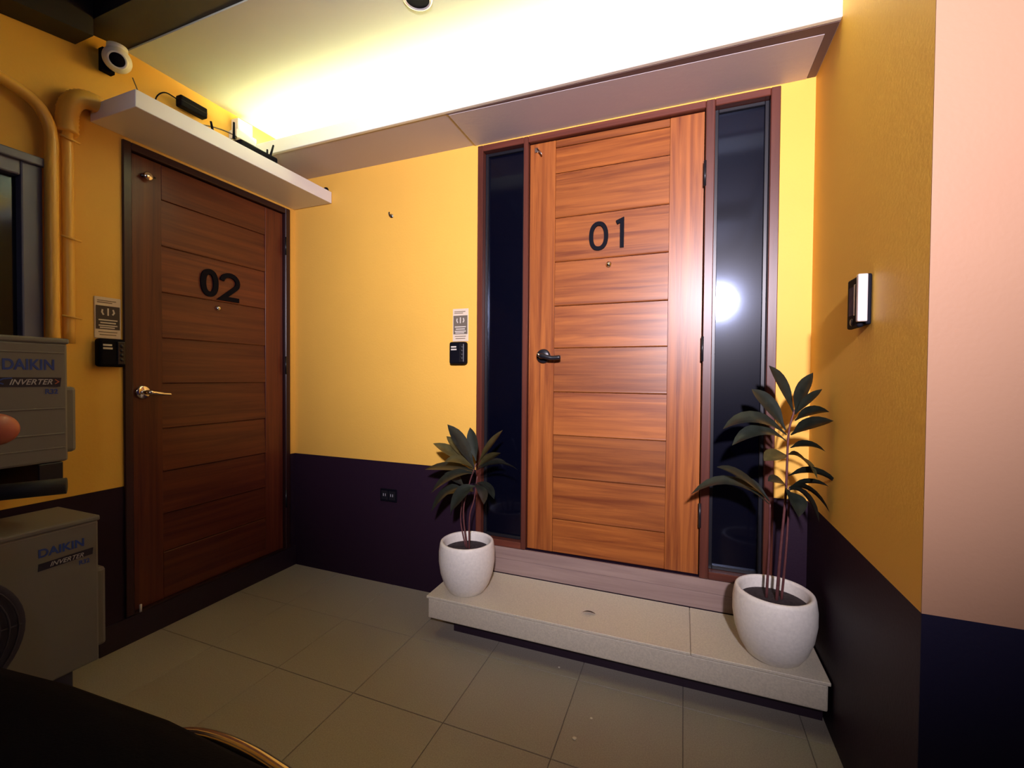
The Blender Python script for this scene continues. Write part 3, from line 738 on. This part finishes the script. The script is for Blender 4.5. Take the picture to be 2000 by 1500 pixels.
loft('footboard', [(.86, BY, .30, .12, .03), (.95, BY, .29, .14, .035), (1.20, BY, .30, .14, .035)], M['black'], mb)
loft('front_fender', [(.50, BY, .42, .03, .02), (.56, BY, .50, .06, .04), (.68, BY, .55, .065, .04), (.80, BY, .50, .06, .04)], M['bluebody'], mb)
loft('handlebar_cover', [(.80, BY, .95, .04, .03), (.84, BY, .965, .10, .06), (.90, BY, .965, .10, .06), (.95, BY, .95, .05, .03)], M['bluebody'], mb)
tube('fork', mbx([(.90, BY, .95), (.80, BY, .62), (.66, BY, .30)]), .03, M['blackmetal'], mb, 12)
for x in (.66, 1.80):
    wh = lathe('tyre', [(.20, -.045), (.255, -.040), (.275, 0), (.255, .040), (.20, .045), (.20, -.045)], M['rubber'], mb, 36, 'y', (x-1.3, 0, .275))
    lathe('rim', [(0, -.03), (.05, -.03), (.06, -.015), (.185, -.02), (.203, -.035), (.203, .035), (.185, .02), (.06, .015), (.05, .03), (0, .03)], M['grey'], wh, 32, 'y', (x-1.3, 0, .275))
for s in (1, -1):
    g0 = Vector((.90, BY+s*.08, .97)); g1 = Vector((1.0, BY+s*.23, .985)); g2 = Vector((1.06, BY+s*.33, .985))
    tube('handlebar', mbx([g0, g0.lerp(g1, .5)+Vector((0, 0, .01)), g1]), .012, M['blackmetal'], mb, 10)
    tube('grip', mbx([g1, g2]), [.017, .018], M['rubber'], mb, 14)
    tube('brake_lever', mbx([g1+Vector((-.03, 0, -.005)), g1+Vector((-.055, s*.03, -.01)), g2+Vector((-.06, -s*.01, -.005))]), [.008, .007, .006], M['blackmetal'], mb, 8)
tube('grab_rail', mbx(spline([(1.62, BY+.166, .700), (1.72, BY+.188, .722), (1.86, BY+.180, .735), (1.98, BY+.14, .745), (2.10, BY, .75), (1.98, BY-.14, .745), (1.86, BY-.18, .735), (1.62, BY-.166, .70)], 6)), .010, M['chrome'], mb, 10)
for s in (1, -1):
    mp_ = Vector((1.015, BY+s*.235, 1.120))
    tube('mirror_stalk', mbx([(.96, BY+s*.17, .985), (.99, BY+s*.20, 1.05), mp_]), .006, M['blackmetal'], mb, 8)
    bm = bmesh.new(); bmesh.ops.create_uvsphere(bm, u_segments=20, v_segments=14, radius=.034)
    for v in bm.verts: v.co = Vector((v.co.x*.8, v.co.y*1.1, v.co.z)) + mp_ - Vector((1.3, BY, 0))
    link('mirror_shell', fin(bm, 'mirror_shell'), M['orange'], mb, True)

# ------------------------------------------------------------------ floodlight hanging behind the viewer, reflected in the sidelight
Gp = at(1402, 590, .04); dv = Gp-CAM; dv.y = -dv.y
LP = Gp + dv*((-3.15-Gp.y)/dv.y)
aim = (Vector((2.05, 0, 2.06))-LP).normalized(); qa = aim.to_track_quat('-Z', 'Y').to_matrix().to_4x4()
lt = thing('floodlight', 'round floodlight hung from the canopy behind the viewer', 'lamp', LP)
o = lathe('lamp_housing', [(0, .11), (.03, .11), (.045, .09), (.075, .02), (.085, 0), (.080, 0), (.070, .02), (.0, .03)], M['black'], lt, 32); o.data.transform(qa)
o = lathe('lamp_lens', [(0, .012), (.040, .013), (.072, .018)], M['bulb'], lt, 32); o.data.transform(qa)
topz = cz_(LP.y)+.01
back = qa @ Vector((0, 0, .10))
tube('lamp_arm', [back, (back.x, back.y, back.z+.05), (back.x, back.y, topz-LP.z)], .010, M['black'], lt, 10)
pl = bpy.data.lights.new('lamp_light', 'SPOT'); pl.energy = LAMP_WATTS; pl.color = (1, .90, 1.04); pl.shadow_soft_size = .07
pl.spot_size = math.radians(84); pl.spot_blend = 1.0
po = bpy.data.objects.new('lamp_light', pl); COL.objects.link(po); po.parent = lt; po.matrix_local = Matrix.Translation(aim*.02) @ qa
